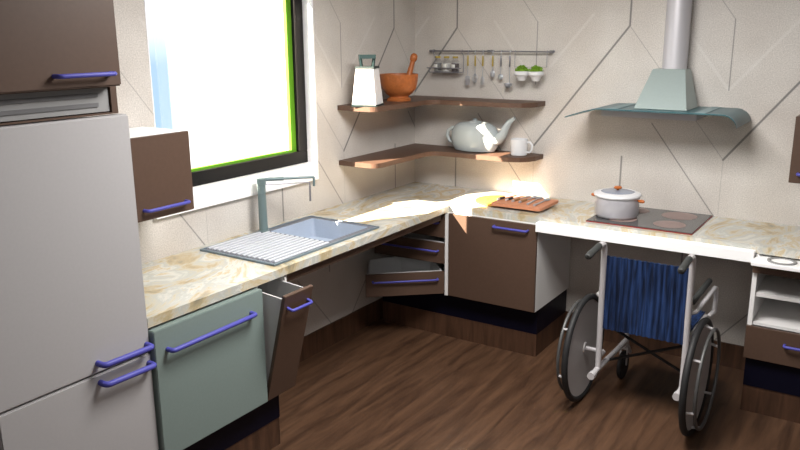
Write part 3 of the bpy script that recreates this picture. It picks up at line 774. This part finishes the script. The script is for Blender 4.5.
# ------------------------------------------------------------------ hob and pot
hb_ = thing('hob', 'grey glass electric hob with reddish edge and four cooking zones', 'hob', (1.78, -.27, H))
plabel(link('trim', box(nb(), 1.490, 2.080, -.514, -.012, H+.0004, H+.005), 'hobedge', hb_), 'thin dark red edge')
link('glass_top', box(nb(), 1.493, 2.077, -.510, -.015, H+.0052, H+.009), 'hob', hb_)
for (x, y, r) in ((1.655, -.375, .085), (1.925, -.372, .088), (1.920, -.135, .100), (1.660, -.125, .080)):
    bm = nb(); lathe(bm, [(0, .0092), (r-.001, .0092), (r, .0096), (r-.001, .0100), (0, .0100)], (x, y, H), 40); link('cooking_zone', bm, 'zone', hb_)
PX, PY, PZ = 1.606, -.325, H+.0105
pt = thing('cooking_pot', 'pale grey lidded pot with orange knobs on the hob', 'pot', (PX, PY, PZ))
bm = nb(); lathe(bm, [(0, 0), (.112, 0), (.120, .006), (.125, .016), (.126, .120), (.124, .122), (0, .122)], (PX, PY, PZ), 56)
link('body', bm, 'pot', pt, smooth=True)
bm = nb(); lathe(bm, [(.122, .120), (.133, .121), (.136, .129), (.132, .138), (.114, .144), (.096, .146), (.096, .142), (.122, .132)], (PX, PY, PZ), 56)
lid = link('lid_rim', bm, 'potwhite', pt, smooth=True); plabel(lid, 'white lid rim')
bm = nb(); lathe(bm, [(.100, .1435), (.08, .149), (.04, .153), (0, .154)], (PX, PY, PZ), 48); plabel(link('lid', bm, 'lidglass', pt, smooth=True), 'blue-grey glass lid')
bm = nb(); lathe(bm, [(.006, .152), (.008, .160), (.022, .164), (.024, .170), (.016, .176), (0, .177)], (PX, PY, PZ), 24); plabel(link('lid_knob', bm, 'orange', pt, smooth=True), 'orange lid knob')
for sg in (-1, 1):
    bm = nb(); dv = Vector((math.cos(-.15), math.sin(-.15), 0))*sg; base = Vector((PX, PY, PZ+.106))
    tube(bm, [base+dv*.128, base+dv*.145, base+dv*.158, base+dv*.166], [.007, .010, .010, .006], 12)
    plabel(link('side_knob', bm, 'orange', pt, smooth=True), 'orange side knob')

# ------------------------------------------------------------------ extractor hood
hd = thing('extractor_hood', 'pale green metal extractor hood with teal glass wings over the hob', 'hood', (1.78, -.2, 1.5))
bm = nb()
HX0, HX1, HY0, HY1, HZ = 1.668, 1.956, -.335, -.075, 1.5565
loft(bm, [[(HX0, HY0, HZ), (HX1, HY0, HZ), (HX1, HY1, HZ), (HX0, HY1, HZ)], [(1.712, -.165, 1.768), (1.892, -.165, 1.768), (1.892, -.035, 1.768), (1.712, -.035, 1.768)]])
link('canopy', bm, 'hood', hd, bevel=.002)
bm = nb(); lathe(bm, [(.068, 1.769), (.068, 2.648)], (1.812, -.085, 0), 40); bmesh.ops.contextual_create(bm, geom=[e for e in bm.edges if e.is_boundary])
plabel(link('duct', bm, 'duct', hd, smooth=True), 'round silver duct pipe')
# glass wing sheet
bm = nb(); prof = []
for k in range(41):
    if k <= 14: t_ = 1-k/14; prof.append((1.485-.185*t_, 1.549-.055*t_**1.25))
    elif k <= 24: prof.append((1.485+(k-14)/10*.67, 1.549))
    else: q_ = (k-24)/16*1.45; prof.append((2.155+.078*math.sin(q_), 1.549-.072*(1-math.cos(q_))))
rows = []
for y in (-.430, -.015):
    for th in (0, .006):
        rows.append([bm.verts.new((x, y, z+th)) for x, z in prof])
a, b, c, d = rows
for k in range(40):
    bm.faces.new((a[k], a[k+1], c[k+1], c[k])); bm.faces.new((b[k], d[k], d[k+1], b[k+1]))
    bm.faces.new((a[k], b[k], b[k+1], a[k+1])); bm.faces.new((c[k], c[k+1], d[k+1], d[k]))
bm.faces.new((a[0], c[0], d[0], b[0])); bm.faces.new((a[40], b[40], d[40], c[40]))
plabel(link('glass_wing', bm, 'teal', hd, smooth=True), 'teal glass wing sheet')
plabel(link('filter_box', box(nb(), 1.466, 2.000, -.285, -.02, 1.499, 1.547), 'duct', hd, bevel=.003), 'silver filter box under the glass')
for x0, x1 in ((1.545, 1.600), (2.020, 2.075)):
    plabel(link('support_strip', box(nb(), x0, x1, -.42, -.03, 1.5555, 1.5580), M['strip'], hd), 'silver strip on the glass')

# ------------------------------------------------------------------ wheelchair
WX, WY = 1.950, -.915
wc = thing('wheelchair', 'wheelchair with navy pleated back parked under the white counter edge', 'wheelchair', (WX, WY, 0))
LX, RX_ = 1.755, 2.190
for x, sgn in ((LX, -1), (RX_, 1)):
    bm = nb()
    pts = [(x, -1.10, .930), (x, -1.010, .935)]+[(x, -1.010+.045*math.sin(q), .890+.045*math.cos(q)) for q in (.4, .8, 1.2, PI/2)]+[(x, -.962, .60), (x, -.955, .42), (x, -.955, .235)]
    tube(bm, pts, .0155, 14)
    tube(bm, [(x, -1.03, .232), (x, -.955, .235), (x, -.60, .225), (x, -.48, .225)], .0150, 14)      # lower side rail
    tube(bm, [(x, -1.065, .232), (x, -1.03, .232)], .020, 14)                                        # rear end cap
    tube(bm, [(x, -.955, .485), (x, -.55, .485), (x, -.50, .47), (x, -.47, .40), (x, -.45, .20), (x, -.38, .12)], .0135, 12)  # seat rail and front leg
    xo = x+sgn*.028
    tube(bm, [(x, -.955, .635), (xo, -.93, .640), (xo, -.50, .640), (xo, -.465, .628), (xo, -.45, .59), (xo, -.445, .49), (x, -.45, .455)], .0125, 12)  # arm frame
    plabel(link('frame', bm, 'wheelframe', wc, smooth=True), 'pale grey side frame tubing')
    bm = nb(); tube(bm, [(x+.008, -1.235, .925), (x+.008, -1.230, .926), (x+.007, -1.220, .927), (x, -1.05, .936)], [.010, .016, .0175, .0165], 14)
    plabel(link('push_grip', bm, 'griprubber', wc, smooth=True), 'dark rubber push grip')
    bm = nb(); tube(bm, [(x, -.905, .672), (x, -.895, .673), (x, -.515, .678), (x, -.505, .677)], [.010, .0155, .0155, .010], 14)
    plabel(link('armrest', bm, 'griprubber', wc, smooth=True), 'dark padded armrest')
    # big wheel, slightly outside the frame
    wx = 1.645 if sgn < 0 else 2.250; WY = -.875 if sgn < 0 else -.925
    bm = nb(); tube(bm, [(wx, WY+.283*math.cos(q), .301+.283*math.sin(q)) for q in [2*PI*i/64 for i in range(64)]], .017, 12, closed=True)
    wl = plabel(link('wheel', bm, 'tyre', wc, smooth=True), 'large black-tyred wheel')
    bm = nb(); lathe(bm, [(0, -.012), (.030, -.012), (.032, -.005), (.262, -.006), (.272, -.008), (.274, .008), (.262, .006), (.032, .005), (.030, .012), (0, .012)], (wx, WY, .301), 64, axis='x')
    plabel(link('wheel_disc', bm, 'disc', wl, smooth=True), 'grey wheel disc')
    bm = nb(); hx = wx+sgn*.050
    tube(bm, [(hx, WY+.250*math.cos(q), .301+.250*math.sin(q)) for q in [2*PI*i/64 for i in range(64)]], .0085, 10, closed=True)
    plabel(link('hand_rim', bm, 'handrim', wl, smooth=True), 'thin dark hand rim')
    for i in range(6):
        bm = nb(); q = 2*PI*i/6+.35; tube(bm, [(wx+sgn*.006, WY+.262*math.cos(q), .301+.262*math.sin(q)), (hx, WY+.250*math.cos(q), .301+.250*math.sin(q))], .007, 8)
        plabel(link('rim_bracket', bm, 'wheelframe', wl, smooth=True), 'white hand rim stubs')
    bm = nb(); tube(bm, [(x, WY, .301), (wx-sgn*.01, WY, .301)], .012, 12); tube(bm, [(x, WY, .301), (x, -.955, .301)], .012, 12)
    link('axle', bm, 'wheelframe', wl, smooth=True)
    # caster
    cx_ = x+sgn*.0; bm = nb()
    lathe(bm, [(.0, -.012), (.060, -.012), (.075, -.014), (.083, -.008), (.083, .008), (.075, .014), (.060, .012), (0, .012)], (cx_, -.500, .0835), 36, axis='x')
    cs = plabel(link('caster', bm, 'tyre', wc, smooth=True), 'small black front caster')
    bm = nb()
    for s2 in (-.019, .019): tube(bm, [(cx_+s2, -.500, .083), (cx_+s2, -.495, .18)], .005, 8)
    tube(bm, [(cx_-.024, -.495, .182), (cx_+.024, -.495, .182)], .007, 8); tube(bm, [(cx_, -.490, .18), (cx_, -.485, .235)], .010, 10)
    link('caster_fork', bm, 'wheelframe', cs, smooth=True)
# pleated backrest and seat
def pleat(n, amp, fn):
    bm = nb(); front = []; back = []
    for i in range(n+1):
        u = i/n; w = amp*math.sin(u*2*PI*13); 
        front.append([bm.verts.new(fn(u, v, w)) for v in (0, .25, .5, .75, 1)]); back.append([bm.verts.new(fn(u, v, w+.008)) for v in (0, .25, .5, .75, 1)])
    for i in range(n):
        for k in range(4):
            bm.faces.new((front[i][k], front[i+1][k], front[i+1][k+1], front[i][k+1])); bm.faces.new((back[i][k], back[i][k+1], back[i+1][k+1], back[i+1][k]))
        bm.faces.new((front[i][0], back[i][0], back[i+1][0], front[i+1][0])); bm.faces.new((front[i][4], front[i+1][4], back[i+1][4], back[i][4]))
    for e in (0, n):
        for k in range(4): bm.faces.new((front[e][k], front[e][k+1], back[e][k+1], back[e][k]))
    return bm
B0, B1 = LX+.012, RX_-.012
link('backrest', pleat(156, .0055, lambda u, v, w: (B0+(B1-B0)*u, -.965+w+.012*math.sin(PI*u)*math.sin(PI*v), .470+.395*v)), 'fabric', wc, smooth=True)
link('seat', pleat(78, .003, lambda u, v, w: (LX+.006+(RX_-LX-.012)*u, -.945+.43*v, .497-.015*math.sin(PI*u)+w)), 'fabric', wc, smooth=True)
bm = nb()
tube(bm, [(LX, -.80, .225), (RX_, -.80, .415)], .008, 10); tube(bm, [(LX, -.783, .415), (RX_, -.783, .225)], .008, 10)
plabel(link('cross_brace', bm, 'tyre', wc, smooth=True), 'black folding cross brace')
